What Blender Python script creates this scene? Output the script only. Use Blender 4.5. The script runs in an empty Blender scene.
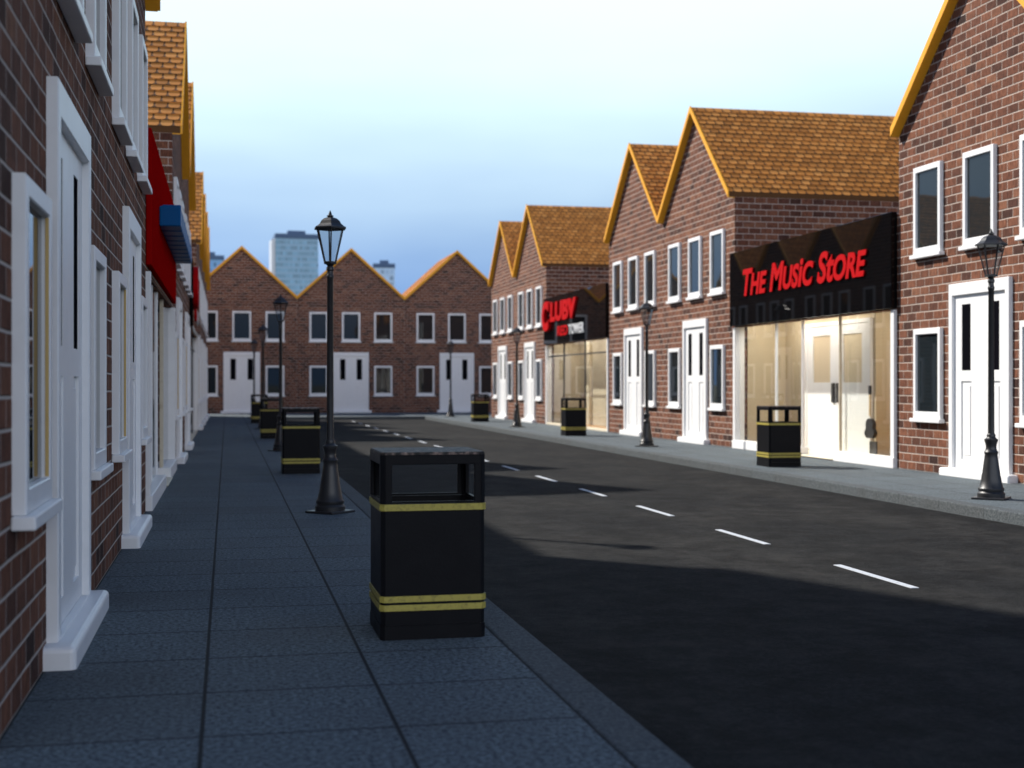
import bpy, bmesh, math, random
from mathutils import Matrix, Vector
random.seed(7)
R = math.radians
scene = bpy.context.scene
COL = scene.collection

# ------------------------------------------------------------------ materials
def mat_new(name):
    m = bpy.data.materials.new(name)
    m.use_nodes = True
    nt = m.node_tree
    bsdf = nt.nodes['Principled BSDF']
    return m, nt, bsdf

class G:
    """small node-graph helper"""
    def __init__(s, nt):
        s.nt = nt
    def n(s, typ, **kw):
        nd = s.nt.nodes.new(typ)
        for k, v in kw.items():
            setattr(nd, k, v)
        return nd
    def put(s, sock, v):
        if isinstance(v, bpy.types.NodeSocket):
            s.nt.links.new(v, sock)
        else:
            sock.default_value = v
    def m(s, op, a, b=0.0, c=0.0, clamp=False):
        nd = s.n('ShaderNodeMath', operation=op, use_clamp=clamp)
        s.put(nd.inputs[0], a); s.put(nd.inputs[1], b); s.put(nd.inputs[2], c)
        return nd.outputs[0]
    def mix(s, f, a, b, blend='MIX'):
        nd = s.n('ShaderNodeMix', data_type='RGBA', blend_type=blend)
        s.put(nd.inputs[0], f); s.put(nd.inputs[6], a); s.put(nd.inputs[7], b)
        return nd.outputs[2]
    def step(s, x, e0, e1):
        nd = s.n('ShaderNodeMapRange', interpolation_type='SMOOTHSTEP')
        s.put(nd.inputs[0], x); s.put(nd.inputs[1], e0); s.put(nd.inputs[2], e1)
        return nd.outputs[0]
    def noise(s, vec, scale, detail=3.0, rough=0.55):
        nd = s.n('ShaderNodeTexNoise')
        if vec is not None: s.put(nd.inputs['Vector'], vec)
        s.put(nd.inputs['Scale'], scale); s.put(nd.inputs['Detail'], detail); s.put(nd.inputs['Roughness'], rough)
        return nd.outputs[0]
    def comb(s, x, y, z=0.0):
        nd = s.n('ShaderNodeCombineXYZ')
        s.put(nd.inputs[0], x); s.put(nd.inputs[1], y); s.put(nd.inputs[2], z)
        return nd.outputs[0]
    def sep(s, v):
        nd = s.n('ShaderNodeSeparateXYZ'); s.put(nd.inputs[0], v)
        return nd.outputs
    def rand(s, a, b, w=0.0):
        nd = s.n('ShaderNodeTexWhiteNoise', noise_dimensions='3D')
        s.put(nd.inputs[0], s.comb(a, b, w))
        return nd.outputs[0]
    def ramp(s, f, stops, interp='LINEAR'):
        nd = s.n('ShaderNodeValToRGB')
        cr = nd.color_ramp; cr.interpolation = interp
        while len(cr.elements) < len(stops): cr.elements.new(0.5)
        for e, (p, c) in zip(cr.elements, stops):
            e.position = p; e.color = (*c, 1)
        s.put(nd.inputs[0], f)
        return nd.outputs[0]
    def bump(s, h, strength, dist):
        nd = s.n('ShaderNodeBump')
        s.put(nd.inputs['Strength'], strength); s.put(nd.inputs['Distance'], dist); s.put(nd.inputs['Height'], h)
        return nd.outputs[0]

def C4(c): return (*c, 1.0)

def brick_material():
    m, nt, b = mat_new('red_brown_brick')
    g = G(nt)
    uv = g.n('ShaderNodeUVMap', uv_map='metres').outputs[0]
    # slight waviness so that joints are not ruler straight
    obj = g.n('ShaderNodeTexCoord').outputs['Object']
    wob = g.noise(uv, 2.3, 2.0)
    u, v, _ = g.sep(uv)
    v = g.m('ADD', v, g.m('MULTIPLY', g.m('SUBTRACT', wob, 0.5), 0.012))
    row_f = g.m('DIVIDE', v, 0.125)
    row = g.m('FLOOR', row_f)
    fv = g.m('SUBTRACT', row_f, row)
    shift = g.m('MULTIPLY', g.m('MODULO', g.m('ABSOLUTE', row), 2.0), 0.5)
    col_f = g.m('ADD', g.m('DIVIDE', u, 0.255), shift)
    col = g.m('FLOOR', col_f)
    fu = g.m('SUBTRACT', col_f, col)
    r1 = g.rand(col, row, 1.0)
    r2 = g.rand(col, row, 5.0)
    rr = g.rand(0.0, row, 9.0)
    tone = g.m('ADD', g.m('MULTIPLY', r1, 0.75), g.m('MULTIPLY', rr, 0.25))
    base = g.ramp(tone, [(0.0, (0.022, 0.014, 0.013)), (0.18, (0.070, 0.031, 0.022)), (0.42, (0.132, 0.052, 0.031)),
                         (0.78, (0.178, 0.072, 0.041)), (1.0, (0.225, 0.104, 0.060))])
    fine = g.noise(obj, 60.0, 4.0, 0.7)
    blot = g.noise(obj, 9.0, 4.0, 0.65)
    base = g.mix(g.m('MULTIPLY', g.step(blot, 0.5, 0.75), 0.55), base, C4((0.06, 0.030, 0.026)))
    base = g.mix(g.m('MULTIPLY', g.step(fine, 0.50, 0.78), 0.35), base, C4((0.26, 0.14, 0.10)))
    strk = g.noise(g.comb(g.m('MULTIPLY', u, 34.0), g.m('MULTIPLY', v, 7.0), 0.0), 1.0, 4.0, 0.75)
    base = g.mix(1.0, base, g.comb(*[g.m('ADD', 0.55, g.m('MULTIPLY', g.step(strk, 0.3, 0.7), 0.9))] * 3), 'MULTIPLY')
    big = g.noise(obj, 0.55, 3.0)
    base = g.mix(g.m('MULTIPLY', g.step(big, 0.45, 0.75), 0.22), base, C4((0.10, 0.055, 0.045)))
    hv = g.m('MINIMUM', fv, g.m('SUBTRACT', 1.0, fv))
    hu = g.m('MINIMUM', fu, g.m('SUBTRACT', 1.0, fu))
    mh = g.m('SUBTRACT', 1.0, g.step(hv, 0.042, 0.070))
    mv = g.m('SUBTRACT', 1.0, g.step(hu, 0.013, 0.030))
    mort = g.m('MAXIMUM', mh, g.m('MULTIPLY', mv, 0.8))
    mort = g.m('MULTIPLY', mort, g.step(g.noise(obj, 4.0, 3.0), 0.1, 0.42))
    mc = g.mix(fine, C4((0.40, 0.33, 0.28)), C4((0.60, 0.52, 0.45)))
    out = g.mix(mort, base, mc)
    g.put(b.inputs['Base Color'], out)
    g.put(b.inputs['Roughness'], 0.9)
    b.inputs['Specular IOR Level'].default_value = 0.12
    prof = g.m('MULTIPLY', g.step(hv, 0.02, 0.10), g.step(hu, 0.01, 0.05))
    h = g.m('ADD', prof, g.m('ADD', g.m('MULTIPLY', fine, 0.35), g.m('MULTIPLY', r2, 0.25)))
    g.put(b.inputs['Normal'], g.bump(h, 0.8, 0.012))
    return m

def tile_material():
    m, nt, b = mat_new('clay_roof_tile')
    g = G(nt)
    uv = g.n('ShaderNodeUVMap', uv_map='metres').outputs[0]
    obj = g.n('ShaderNodeTexCoord').outputs['Object']
    u, v, _ = g.sep(uv)
    row_f = g.m('DIVIDE', v, ROW); row = g.m('FLOOR', g.m('ADD', row_f, 0.001))
    fv = g.m('SUBTRACT', row_f, row)
    col_f = g.m('ADD', g.m('DIVIDE', u, 0.20), g.m('MULTIPLY', g.m('MODULO', g.m('ABSOLUTE', row), 2.0), 0.5))
    col_f = g.m('ADD', col_f, g.m('MULTIPLY', g.rand(0.0, row, 3.0), 0.14))
    col = g.m('FLOOR', col_f); fu = g.m('SUBTRACT', col_f, col)
    hu = g.m('MINIMUM', fu, g.m('SUBTRACT', 1.0, fu))
    # joint that widens toward the rounded lower corners of each tile
    w = g.m('ADD', 0.045, g.m('MULTIPLY', g.m('POWER', g.m('SUBTRACT', 1.0, g.m('MINIMUM', g.m('MULTIPLY', fv, 2.6), 1.0)), 2.0), 0.17))
    gap = g.m('SUBTRACT', 1.0, g.step(g.m('SUBTRACT', hu, w), 0.0, 0.035))
    tone = g.rand(col, row, 2.0)
    base = g.ramp(tone, [(0.0, (0.34, 0.130, 0.024)), (0.35, (0.44, 0.170, 0.032)), (0.75, (0.53, 0.208, 0.040)), (1.0, (0.58, 0.250, 0.060))])
    spk = g.noise(obj, 26.0, 4.0, 0.7)
    base = g.mix(g.m('MULTIPLY', g.step(spk, 0.5, 0.72), 0.5), base, C4((0.22, 0.10, 0.025)))
    lich = g.noise(obj, 1.3, 4.0, 0.6)
    base = g.mix(g.m('MULTIPLY', g.step(lich, 0.52, 0.72), 0.25), base, C4((0.22, 0.12, 0.04)))
    out = g.mix(g.m('MULTIPLY', gap, 0.9), base, C4((0.05, 0.025, 0.012)))
    g.put(b.inputs['Base Color'], out); g.put(b.inputs['Roughness'], 0.85); b.inputs['Specular IOR Level'].default_value = 0.2
    h = g.m('ADD', g.m('SUBTRACT', 1.0, gap), g.m('ADD', g.m('MULTIPLY', spk, 0.2), g.m('MULTIPLY', tone, 0.3)))
    g.put(b.inputs['Normal'], g.bump(h, 0.9, 0.02))
    return m

def painted(name, col, rough=0.45, dirt=0.0, dirtcol=(0.25, 0.22, 0.2), nscale=7.0, bump=0.0, metal=0.0, spec=0.5, wob=0.14):
    m, nt, b = mat_new(name)
    g = G(nt)
    obj = g.n('ShaderNodeTexCoord').outputs['Object']
    nz = g.noise(obj, nscale, 5.0, 0.65)
    c = g.mix(g.m('MULTIPLY', g.step(nz, 0.45, 0.8), dirt), C4(col), C4(dirtcol))
    g.put(b.inputs['Base Color'], c)
    g.put(b.inputs['Roughness'], g.m('ADD', rough - wob * 0.45, g.m('MULTIPLY', nz, wob)))
    b.inputs['Metallic'].default_value = metal
    b.inputs['Specular IOR Level'].default_value = spec
    if bump:
        g.put(b.inputs['Normal'], g.bump(g.noise(obj, nscale * 9, 3.0), bump, 0.004))
    return m

def slab_material(x_phase, y_phase):
    m, nt, b = mat_new('concrete_paving_slab')
    g = G(nt)
    obj = g.n('ShaderNodeTexCoord').outputs['Object']
    x, y, _ = g.sep(obj)
    P = 0.7235
    def joint(c, ph, w0, w1):
        q = g.m('DIVIDE', g.m('SUBTRACT', c, ph), P)
        i = g.m('FLOOR', q); f = g.m('SUBTRACT', q, i)
        h = g.m('MINIMUM', f, g.m('SUBTRACT', 1.0, f))
        return i, g.m('SUBTRACT', 1.0, g.step(h, w0, w1))
    wob = g.m('MULTIPLY', g.m('SUBTRACT', g.noise(obj, 5.0, 3.0), 0.5), 0.02)
    ix, jx = joint(x, x_phase, 0.006, 0.016)
    iy, jy = joint(g.m('ADD', y, wob), y_phase, 0.006, 0.018)
    jy = g.m('MULTIPLY', jy, 0.85)
    tone = g.rand(ix, iy, 4.0)
    fine = g.step(g.noise(obj, 42.0, 4.0, 0.85), 0.33, 0.67)
    mid = g.noise(obj, 26.0, 4.0, 0.7)
    big = g.noise(obj, 1.1, 4.0, 0.6)
    b.inputs['Specular IOR Level'].default_value = 0.15
    c = g.mix(fine, C4((0.010, 0.018, 0.024)), C4((0.185, 0.220, 0.240)))
    c = g.mix(g.m('MULTIPLY', tone, 0.30), c, C4((0.075, 0.083, 0.088)))
    c = g.mix(g.m('MULTIPLY', g.step(big, 0.45, 0.75), 0.35), c, C4((0.065, 0.068, 0.070)))
    c = g.mix(g.m('MULTIPLY', g.step(mid, 0.60, 0.75), 0.25), c, C4((0.05, 0.055, 0.06)))
    stain = g.m('MULTIPLY', g.step(g.noise(obj, 3.4, 2.0), 0.70, 0.76), 0.35)
    c = g.mix(stain, c, C4((0.045, 0.045, 0.047)))
    j = g.m('MAXIMUM', jx, jy)
    c = g.mix(j, c, C4((0.018, 0.019, 0.021)))
    g.put(b.inputs['Base Color'], c); g.put(b.inputs['Roughness'], 0.82)
    h = g.m('ADD', g.m('MULTIPLY', g.m('SUBTRACT', 1.0, j), 1.5), g.m('ADD', g.m('MULTIPLY', fine, 0.5), g.m('MULTIPLY', mid, 0.3)))
    g.put(b.inputs['Normal'], g.bump(h, 0.55, 0.008))
    return m

def kerb_material():
    m, nt, b = mat_new('granite_kerb')
    g = G(nt)
    obj = g.n('ShaderNodeTexCoord').outputs['Object']
    _, y, _ = g.sep(obj)
    q = g.m('DIVIDE', y, 0.9145); i = g.m('FLOOR', q); f = g.m('SUBTRACT', q, i)
    j = g.m('SUBTRACT', 1.0, g.step(g.m('MINIMUM', f, g.m('SUBTRACT', 1.0, f)), 0.002, 0.007))
    fine = g.step(g.noise(obj, 45.0, 4.0, 0.85), 0.33, 0.67)
    b.inputs['Specular IOR Level'].default_value = 0.15
    c = g.mix(fine, C4((0.030, 0.037, 0.042)), C4((0.130, 0.148, 0.156)))
    c = g.mix(g.m('MULTIPLY', g.rand(i, 0.0, 2.0), 0.3), c, C4((0.07, 0.068, 0.066)))
    c = g.mix(g.m('MULTIPLY', g.step(g.noise(obj, 2.2, 4.0), 0.5, 0.7), 0.3), c, C4((0.06, 0.06, 0.06)))
    c = g.mix(g.m('MULTIPLY', j, 0.75), c, C4((0.02, 0.02, 0.02)))
    g.put(b.inputs['Base Color'], c); g.put(b.inputs['Roughness'], 0.85)
    g.put(b.inputs['Normal'], g.bump(g.m('SUBTRACT', fine, j), 0.45, 0.006))
    return m

def asphalt_material():
    m, nt, b = mat_new('dark_asphalt')
    g = G(nt)
    obj = g.n('ShaderNodeTexCoord').outputs['Object']
    x, y, z = g.sep(obj)
    fine = g.step(g.noise(obj, 40.0, 4.0, 0.85), 0.32, 0.68)
    mid = g.noise(obj, 6.5, 6.0, 0.75)
    big = g.noise(g.comb(g.m('MULTIPLY', x, 0.9), g.m('MULTIPLY', y, 0.45), 0.0), 0.9, 5.0, 0.6)
    vor = g.n('ShaderNodeTexVoronoi', feature='F1'); g.put(vor.inputs['Vector'], obj); vor.inputs['Scale'].default_value = 70.0
    c = g.mix(fine, C4((0.004, 0.0044, 0.005)), C4((0.019, 0.0195, 0.0195)))
    c = g.mix(g.m('MULTIPLY', g.step(big, 0.42, 0.62), 0.60), c, C4((0.024, 0.0235, 0.022)))
    c = g.mix(g.m('MULTIPLY', g.step(mid, 0.48, 0.64), 0.55), c, C4((0.0065, 0.007, 0.0075)))
    blot = g.m('ADD', 0.55, g.m('MULTIPLY', g.step(g.noise(obj, 2.6, 7.0, 0.8), 0.34, 0.66), 0.95))
    c = g.mix(1.0, c, g.comb(blot, blot, blot), 'MULTIPLY')
    # darker wheel tracks
    oil = g.m('MULTIPLY', g.step(g.noise(g.comb(g.m('MULTIPLY', x, 1.6), g.m('MULTIPLY', y, 0.30), 3.0), 1.4, 3.0), 0.60, 0.78), 0.45)
    c = g.mix(oil, c, C4((0.0065, 0.0068, 0.0072)))
    g.put(b.inputs['Base Color'], c)
    g.put(b.inputs['Roughness'], g.m('SUBTRACT', 0.95, g.m('MULTIPLY', mid, 0.1)))
    b.inputs['Specular IOR Level'].default_value = 0.12
    h = g.m('ADD', g.m('MULTIPLY', vor.outputs[0], 0.8), g.m('ADD', fine, g.m('MULTIPLY', mid, 0.8)))
    g.put(b.inputs['Normal'], g.bump(h, 0.6, 0.010))
    return m

def marking_material():
    m, nt, b = mat_new('road_paint')
    g = G(nt)
    obj = g.n('ShaderNodeTexCoord').outputs['Object']
    geo = g.n('ShaderNodeNewGeometry').outputs['Position']
    w = g.noise(geo, 26.0, 4.0, 0.75)
    c = g.mix(g.step(w, 0.56, 0.66), C4((0.46, 0.49, 0.53)), C4((0.18, 0.19, 0.20)))
    g.put(b.inputs['Base Color'], c); g.put(b.inputs['Roughness'], 0.6)
    return m

def dark_glass():
    m, nt, b = mat_new('dark_window_glass')
    g = G(nt)
    obj = g.n('ShaderNodeTexCoord').outputs['Object']
    b.inputs['Base Color'].default_value = (0.012, 0.017, 0.020, 1)
    b.inputs['Roughness'].default_value = 0.02
    b.inputs['IOR'].default_value = 1.45
    g.put(b.inputs['Normal'], g.bump(g.noise(obj, 1.6, 1.0), 0.05, 0.02))
    return m

def clear_glass(name, tint, refl=1.45, extra=0.0):
    m, nt, b = mat_new(name)
    nt.nodes.remove(b)
    g = G(nt)
    out = nt.nodes['Material Output']
    tr = g.n('ShaderNodeBsdfTransparent'); tr.inputs[0].default_value = C4(tint)
    gl = g.n('ShaderNodeBsdfGlossy'); gl.inputs['Roughness'].default_value = 0.01
    fr = g.n('ShaderNodeFresnel'); fr.inputs[0].default_value = refl
    mx = g.n('ShaderNodeMixShader')
    bf = g.n('ShaderNodeNewGeometry').outputs['Backfacing']
    g.put(mx.inputs[0], g.m('MULTIPLY', g.m('ADD', fr.outputs[0], extra, clamp=True), g.m('SUBTRACT', 1.0, bf)))
    nt.links.new(tr.outputs[0], mx.inputs[1]); nt.links.new(gl.outputs[0], mx.inputs[2])
    nt.links.new(mx.outputs[0], out.inputs[0])
    return m

def wood_floor():
    m, nt, b = mat_new('orange_floorboards')
    g = G(nt)
    obj = g.n('ShaderNodeTexCoord').outputs['Object']
    x, y, z = g.sep(obj)
    q = g.m('DIVIDE', y, 0.14); i = g.m('FLOOR', q); f = g.m('SUBTRACT', q, i)
    gr = g.noise(g.comb(g.m('MULTIPLY', x, 2.0), g.m('MULTIPLY', y, 22.0), 0.0), 2.0, 4.0)
    c = g.mix(gr, C4((0.40, 0.19, 0.05)), C4((0.58, 0.30, 0.09)))
    c = g.mix(g.m('MULTIPLY', g.rand(i, 0.0, 1.0), 0.4), c, C4((0.33, 0.15, 0.04)))
    c = g.mix(g.m('SUBTRACT', 1.0, g.step(f, 0.0, 0.05)), c, C4((0.08, 0.04, 0.02)))
    g.put(b.inputs['Base Color'], c); g.put(b.inputs['Roughness'], 0.35)
    return m

def tower_material(name, wallc, glassc, fw, fh, ku=0.35, kv=0.4):
    m, nt, b = mat_new(name)
    g = G(nt)
    uv = g.n('ShaderNodeUVMap', uv_map='metres').outputs[0]
    u, v, _ = g.sep(uv)
    qu = g.m('DIVIDE', u, fw); iu = g.m('FLOOR', qu); fu = g.m('SUBTRACT', qu, iu)
    qv = g.m('DIVIDE', v, fh); iv = g.m('FLOOR', qv); fv = g.m('SUBTRACT', qv, iv)
    win = g.m('MULTIPLY', g.step(fu, ku - 0.03, ku + 0.03), g.step(fv, kv - 0.03, kv + 0.03))
    t = g.rand(iu, iv, 0.0)
    gc = g.mix(t, C4(tuple(c * 0.55 for c in glassc)), C4(tuple(min(1, c * 1.35) for c in glassc)))
    g.put(b.inputs['Base Color'], g.mix(win, C4(wallc), gc))
    g.put(b.inputs['Roughness'], g.m('SUBTRACT', 0.7, g.m('MULTIPLY', win, 0.5)))
    return m

def lamp_material():
    m, nt, b = mat_new('lit_ceiling_lamp')
    b.inputs['Emission Color'].default_value = (1.0, 0.94, 0.85, 1)
    b.inputs['Emission Strength'].default_value = 9.0
    return m

# house dimensions (metres)
W, DEP = 4.615, 5.2
EAVE, RIDGE = 5.22, 7.41
SLOPE = math.hypot(W / 2, RIDGE - EAVE)
NROW = 19
ROW = SLOPE / NROW

M = {}
M['brick'] = brick_material()
M['tile'] = tile_material()
M['white'] = painted('white_gloss_paint', (0.80, 0.80, 0.79), 0.38, 0.16, (0.52, 0.50, 0.46), 5.0, 0.05)
M['orange'] = painted('orange_stained_timber', (0.78, 0.36, 0.025), 0.55, 0.4, (0.56, 0.24, 0.02), 9.0, 0.15, spec=0.2)
M['glass'] = dark_glass()
M['doorglass'] = painted('black_door_glass', (0.005, 0.005, 0.007), 0.7, 0.2, (0.008, 0.008, 0.010), 3.0, spec=0.0)
M['shopglass'] = clear_glass('shop_window_glass', (0.95, 0.96, 0.95), 1.5, 0.07)
M['lampglass'] = clear_glass('lantern_glass', (0.75, 0.78, 0.80), 1.45, 0.04)
M['black'] = painted('black_cast_iron_paint', (0.014, 0.014, 0.015), 0.40, 0.5, (0.032, 0.030, 0.028), 14.0, 0.3)
M['binblack'] = painted('black_bin_coating', (0.006, 0.006, 0.007), 0.42, 0.3, (0.010, 0.010, 0.011), 10.0, 0.2, spec=0.09)
M['bintop'] = painted('worn_dark_bin_lid', (0.012, 0.011, 0.010), 0.55, 1.0, (0.42, 0.30, 0.25), 22.0, 1.0, spec=0.3)
M['gold'] = painted('worn_gold_band', (0.36, 0.30, 0.06), 0.45, 0.9, (0.10, 0.09, 0.03), 60.0, 0.4, spec=0.3)
M['signblack'] = painted('black_gloss_fascia', (0.003, 0.003, 0.0035), 0.02, 0.1, (0.006, 0.006, 0.006), 3.0, spec=0.16, wob=0.01)
M['signred'] = painted('dark_red_fascia', (0.30, 0.003, 0.003), 0.9, 0.25, (0.22, 0.003, 0.003), 3.0, spec=0.0)
M['red'] = painted('bright_red_letters', (0.43, 0.002, 0.004), 0.6, 0.1, (0.36, 0.002, 0.003), 6.0, spec=0.05)
M['blue'] = painted('blue_letters', (0.006, 0.085, 0.24), 0.4, 0.2, (0.005, 0.06, 0.18), 6.0, spec=0.05)
M['silver'] = painted('pale_grey_letters', (0.62, 0.63, 0.64), 0.35, 0.1, (0.5, 0.5, 0.5), 6.0)
M['tan'] = painted('tan_plaster', (0.60, 0.50, 0.345), 0.75, 0.25, (0.54, 0.44, 0.30), 2.0, 0.08)
M['stone'] = painted('pale_travertine', (0.60, 0.53, 0.40), 0.6, 0.6, (0.38, 0.31, 0.21), 8.0, 0.1)
M['cream'] = painted('cream_threshold', (0.72, 0.64, 0.48), 0.5, 0.2, (0.5, 0.43, 0.3), 9.0)
M['ceil'] = painted('off_white_ceiling', (0.7, 0.66, 0.58), 0.8, 0.1, (0.6, 0.55, 0.48), 2.0)
M['dark'] = painted('dark_grey_metal', (0.03, 0.03, 0.033), 0.35, 0.2, (0.05, 0.05, 0.05), 10.0)
M['rooffelt'] = painted('grey_roof_felt', (0.09, 0.09, 0.09), 0.9, 0.4, (0.06, 0.06, 0.06), 3.0)
M['lamp_on'] = lamp_material()
M['strip'] = painted('golden_tan_finish', (0.62, 0.42, 0.15), 0.6, 0.3, (0.5, 0.32, 0.1), 8.0)
M['slab'] = slab_material(-0.092, 5.08)
M['kerb'] = kerb_material()
M['asphalt'] = asphalt_material()
M['paint'] = marking_material()
M['wood'] = wood_floor()
M['earth'] = painted('dull_grassy_earth', (0.07, 0.075, 0.045), 0.95, 0.6, (0.10, 0.085, 0.06), 0.3, 0.2)

# ------------------------------------------------------------------ mesh helpers
def bx(bm, x0, x1, y0, y1, z0, z1, bev=0.0, seg=1):
    vs = [bm.verts.new(p) for p in ((x0, y0, z0), (x1, y0, z0), (x1, y1, z0), (x0, y1, z0),
                                    (x0, y0, z1), (x1, y0, z1), (x1, y1, z1), (x0, y1, z1))]
    fs = [bm.faces.new([vs[i] for i in q]) for q in
          ((0, 3, 2, 1), (4, 5, 6, 7), (0, 1, 5, 4), (1, 2, 6, 5), (2, 3, 7, 6), (3, 0, 4, 7))]
    if bev:
        es = list({e for f in fs for e in f.edges})
        bmesh.ops.bevel(bm, geom=es, offset=bev, segments=seg, affect='EDGES', profile=0.5)

def ring(bm, x0, x1, z0, z1, tl, tr, tb, tt, y0, y1, bev=0.0):
    """rectangular frame in the xz plane, from y0 (front) to y1 (back)"""
    O = [(x0, z0), (x1, z0), (x1, z1), (x0, z1)]
    I = [(x0 + tl, z0 + tb), (x1 - tr, z0 + tb), (x1 - tr, z1 - tt), (x0 + tl, z1 - tt)]
    of = [bm.verts.new((x, y0, z)) for x, z in O]; inf = [bm.verts.new((x, y0, z)) for x, z in I]
    ob = [bm.verts.new((x, y1, z)) for x, z in O]; inb = [bm.verts.new((x, y1, z)) for x, z in I]
    fr = []
    for i in range(4):
        j = (i + 1) % 4
        fr.append(bm.faces.new((of[i], of[j], inf[j], inf[i])))
        bm.faces.new((ob[j], ob[i], inb[i], inb[j]))
        bm.faces.new((of[j], of[i], ob[i], ob[j]))
        bm.faces.new((inf[i], inf[j], inb[j], inb[i]))
    if bev:
        front = set(fr)
        es = [e for e in {e for f in fr for e in f.edges} if any(f not in front for f in e.link_faces)]
        bmesh.ops.bevel(bm, geom=es, offset=bev, segments=1, affect='EDGES')

def prism(bm, poly, z0, z1, top=True, bot=True):
    a = [bm.verts.new((x, y, z0)) for x, y in poly]; b = [bm.verts.new((x, y, z1)) for x, y in poly]
    n = len(poly)
    for i in range(n):
        j = (i + 1) % n
        bm.faces.new((a[i], a[j], b[j], b[i]))
    if bot: bm.faces.new(a[::-1])
    if top: bm.faces.new(b)

def lathe(bm, prof, seg, rot=0.0, cap0=True, cap1=True):
    rings = []
    for r, z in prof:
        rings.append([bm.verts.new((r * math.cos(rot + 2 * math.pi * k / seg), r * math.sin(rot + 2 * math.pi * k / seg), z)) for k in range(seg)])
    for a, b in zip(rings, rings[1:]):
        for k in range(seg):
            l = (k + 1) % seg
            bm.faces.new((a[k], a[l], b[l], b[k]))
    if cap0: bm.faces.new(rings[0][::-1])
    if cap1: bm.faces.new(rings[-1])

def bar(bm, p, q, r, seg=6):
    p, q = Vector(p), Vector(q)
    d = (q - p).normalized()
    a = d.orthogonal().normalized(); b = d.cross(a)
    A = [bm.verts.new(p + r * (a * math.cos(2 * math.pi * k / seg) + b * math.sin(2 * math.pi * k / seg))) for k in range(seg)]
    B = [bm.verts.new(q + r * (a * math.cos(2 * math.pi * k / seg) + b * math.sin(2 * math.pi * k / seg))) for k in range(seg)]
    for k in range(seg):
        l = (k + 1) % seg
        bm.faces.new((A[k], A[l], B[l], B[k]))
    bm.faces.new(A[::-1]); bm.faces.new(B)

def quad(bm, *pts):
    return bm.faces.new([bm.verts.new(p) for p in pts])

def box_uv(me):
    """UV map in metres, projected along each face's main axis"""
    lay = me.uv_layers.new(name='metres')
    for poly in me.polygons:
        n = poly.normal
        ax = max(range(3), key=lambda i: abs(n[i]))
        for li in poly.loop_indices:
            c = me.vertices[me.loops[li].vertex_index].co
            lay.data[li].uv = (c.y + 0.07, c.z) if ax == 0 else ((c.x, c.z) if ax == 1 else (c.x, c.y))

def build(name, bm, mat, parent=None, uv=False, smooth=False, fixn=True):
    if fixn: bmesh.ops.recalc_face_normals(bm, faces=bm.faces)
    me = bpy.data.meshes.new(name); bm.to_mesh(me); bm.free()
    if uv: box_uv(me)
    if smooth:
        for p in me.polygons: p.use_smooth = True
        try: me.set_sharp_from_angle(angle=R(35))
        except Exception: pass
    me.materials.append(mat)
    o = bpy.data.objects.new(name, me); COL.objects.link(o)
    if parent is not None: o.parent = parent
    return o

def empty(name, loc=(0, 0, 0), rz=0.0):
    o = bpy.data.objects.new(name, None); COL.objects.link(o)
    o.empty_display_size = 0.3
    o.location = loc; o.rotation_euler = (0, 0, rz)
    return o

def tag(o, label, cat, group=None):
    o['label'] = label; o['category'] = cat
    if group: o['group'] = group
    return o

def struct(o):
    o['kind'] = 'structure'
    return o

def copy_tree(o, parent=None):
    c = o.copy(); COL.objects.link(c)
    if parent is not None: c.parent = parent
    for ch in list(o.children): copy_tree(ch, c)
    return c

def B(): return bmesh.new()

# ------------------------------------------------------------------ the ground
KL, KR = 1.55, 7.78           # kerb faces
WL, WR = -0.815, 10.14        # house fronts
RZ = -0.12                    # road level
YN, YK, YE = -14.0, 53.6, 60.9

bm = B(); quad(bm, (-1500, -1500, -0.20), (1500, -1500, -0.20), (1500, 1500, -0.20), (-1500, 1500, -0.20))
struct(build('ground', bm, M['earth']))
bm = B(); bx(bm, KL - 0.05, KR + 0.05, YN, YK + 0.05, -0.19, RZ)
struct(build('road', bm, M['asphalt']))
bm = B(); bx(bm, WL - 0.30, KL - 0.192, YN, YE + 0.3, -0.19, 0.0)
struct(build('pavement', bm, M['slab']))
bm = B(); bx(bm, KR + 0.192, WR + 0.30, YN, YE + 0.3, -0.19, 0.0)
struct(build('pavement', bm, M['slab']))
bm = B(); bx(bm, KL - 0.192, KR + 0.192, YK + 0.192, YE + 0.3, -0.19, 0.0)
struct(build('pavement', bm, M['slab']))
bm = B(); bx(bm, WR + 0.30, 26.0, 51.6, YE + 0.3, -0.19, -0.002)
struct(build('pavement', bm, M['slab']))
bm = B(); bx(bm, KL - 0.19, KL, YN, YK + 0.19, -0.185, 0.002, 0.012, 2); struct(build('kerb', bm, M['kerb']))
bm = B(); bx(bm, KR, KR + 0.19, YN, YK + 0.19, -0.185, 0.002, 0.012, 2); struct(build('kerb', bm, M['kerb']))
bm = B(); bx(bm, KL + 0.002, KR - 0.002, YK, YK + 0.19, -0.185, 0.002, 0.012, 2); struct(build('kerb', bm, M['kerb']))

dash = None
for k in range(19):
    y = 9.79 - 1.22 + (k - 1) * 2.61
    if y > YK - 2: break
    if dash is None:
        bm = B(); bx(bm, -0.031, 0.031, 0, 1.22, 0, 0.004)
        dash = build('road_marking', bm, M['paint']); o = dash
    else:
        o = dash.copy(); COL.objects.link(o)
    o.location = (4.68, y, RZ)
    struct(o)

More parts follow.
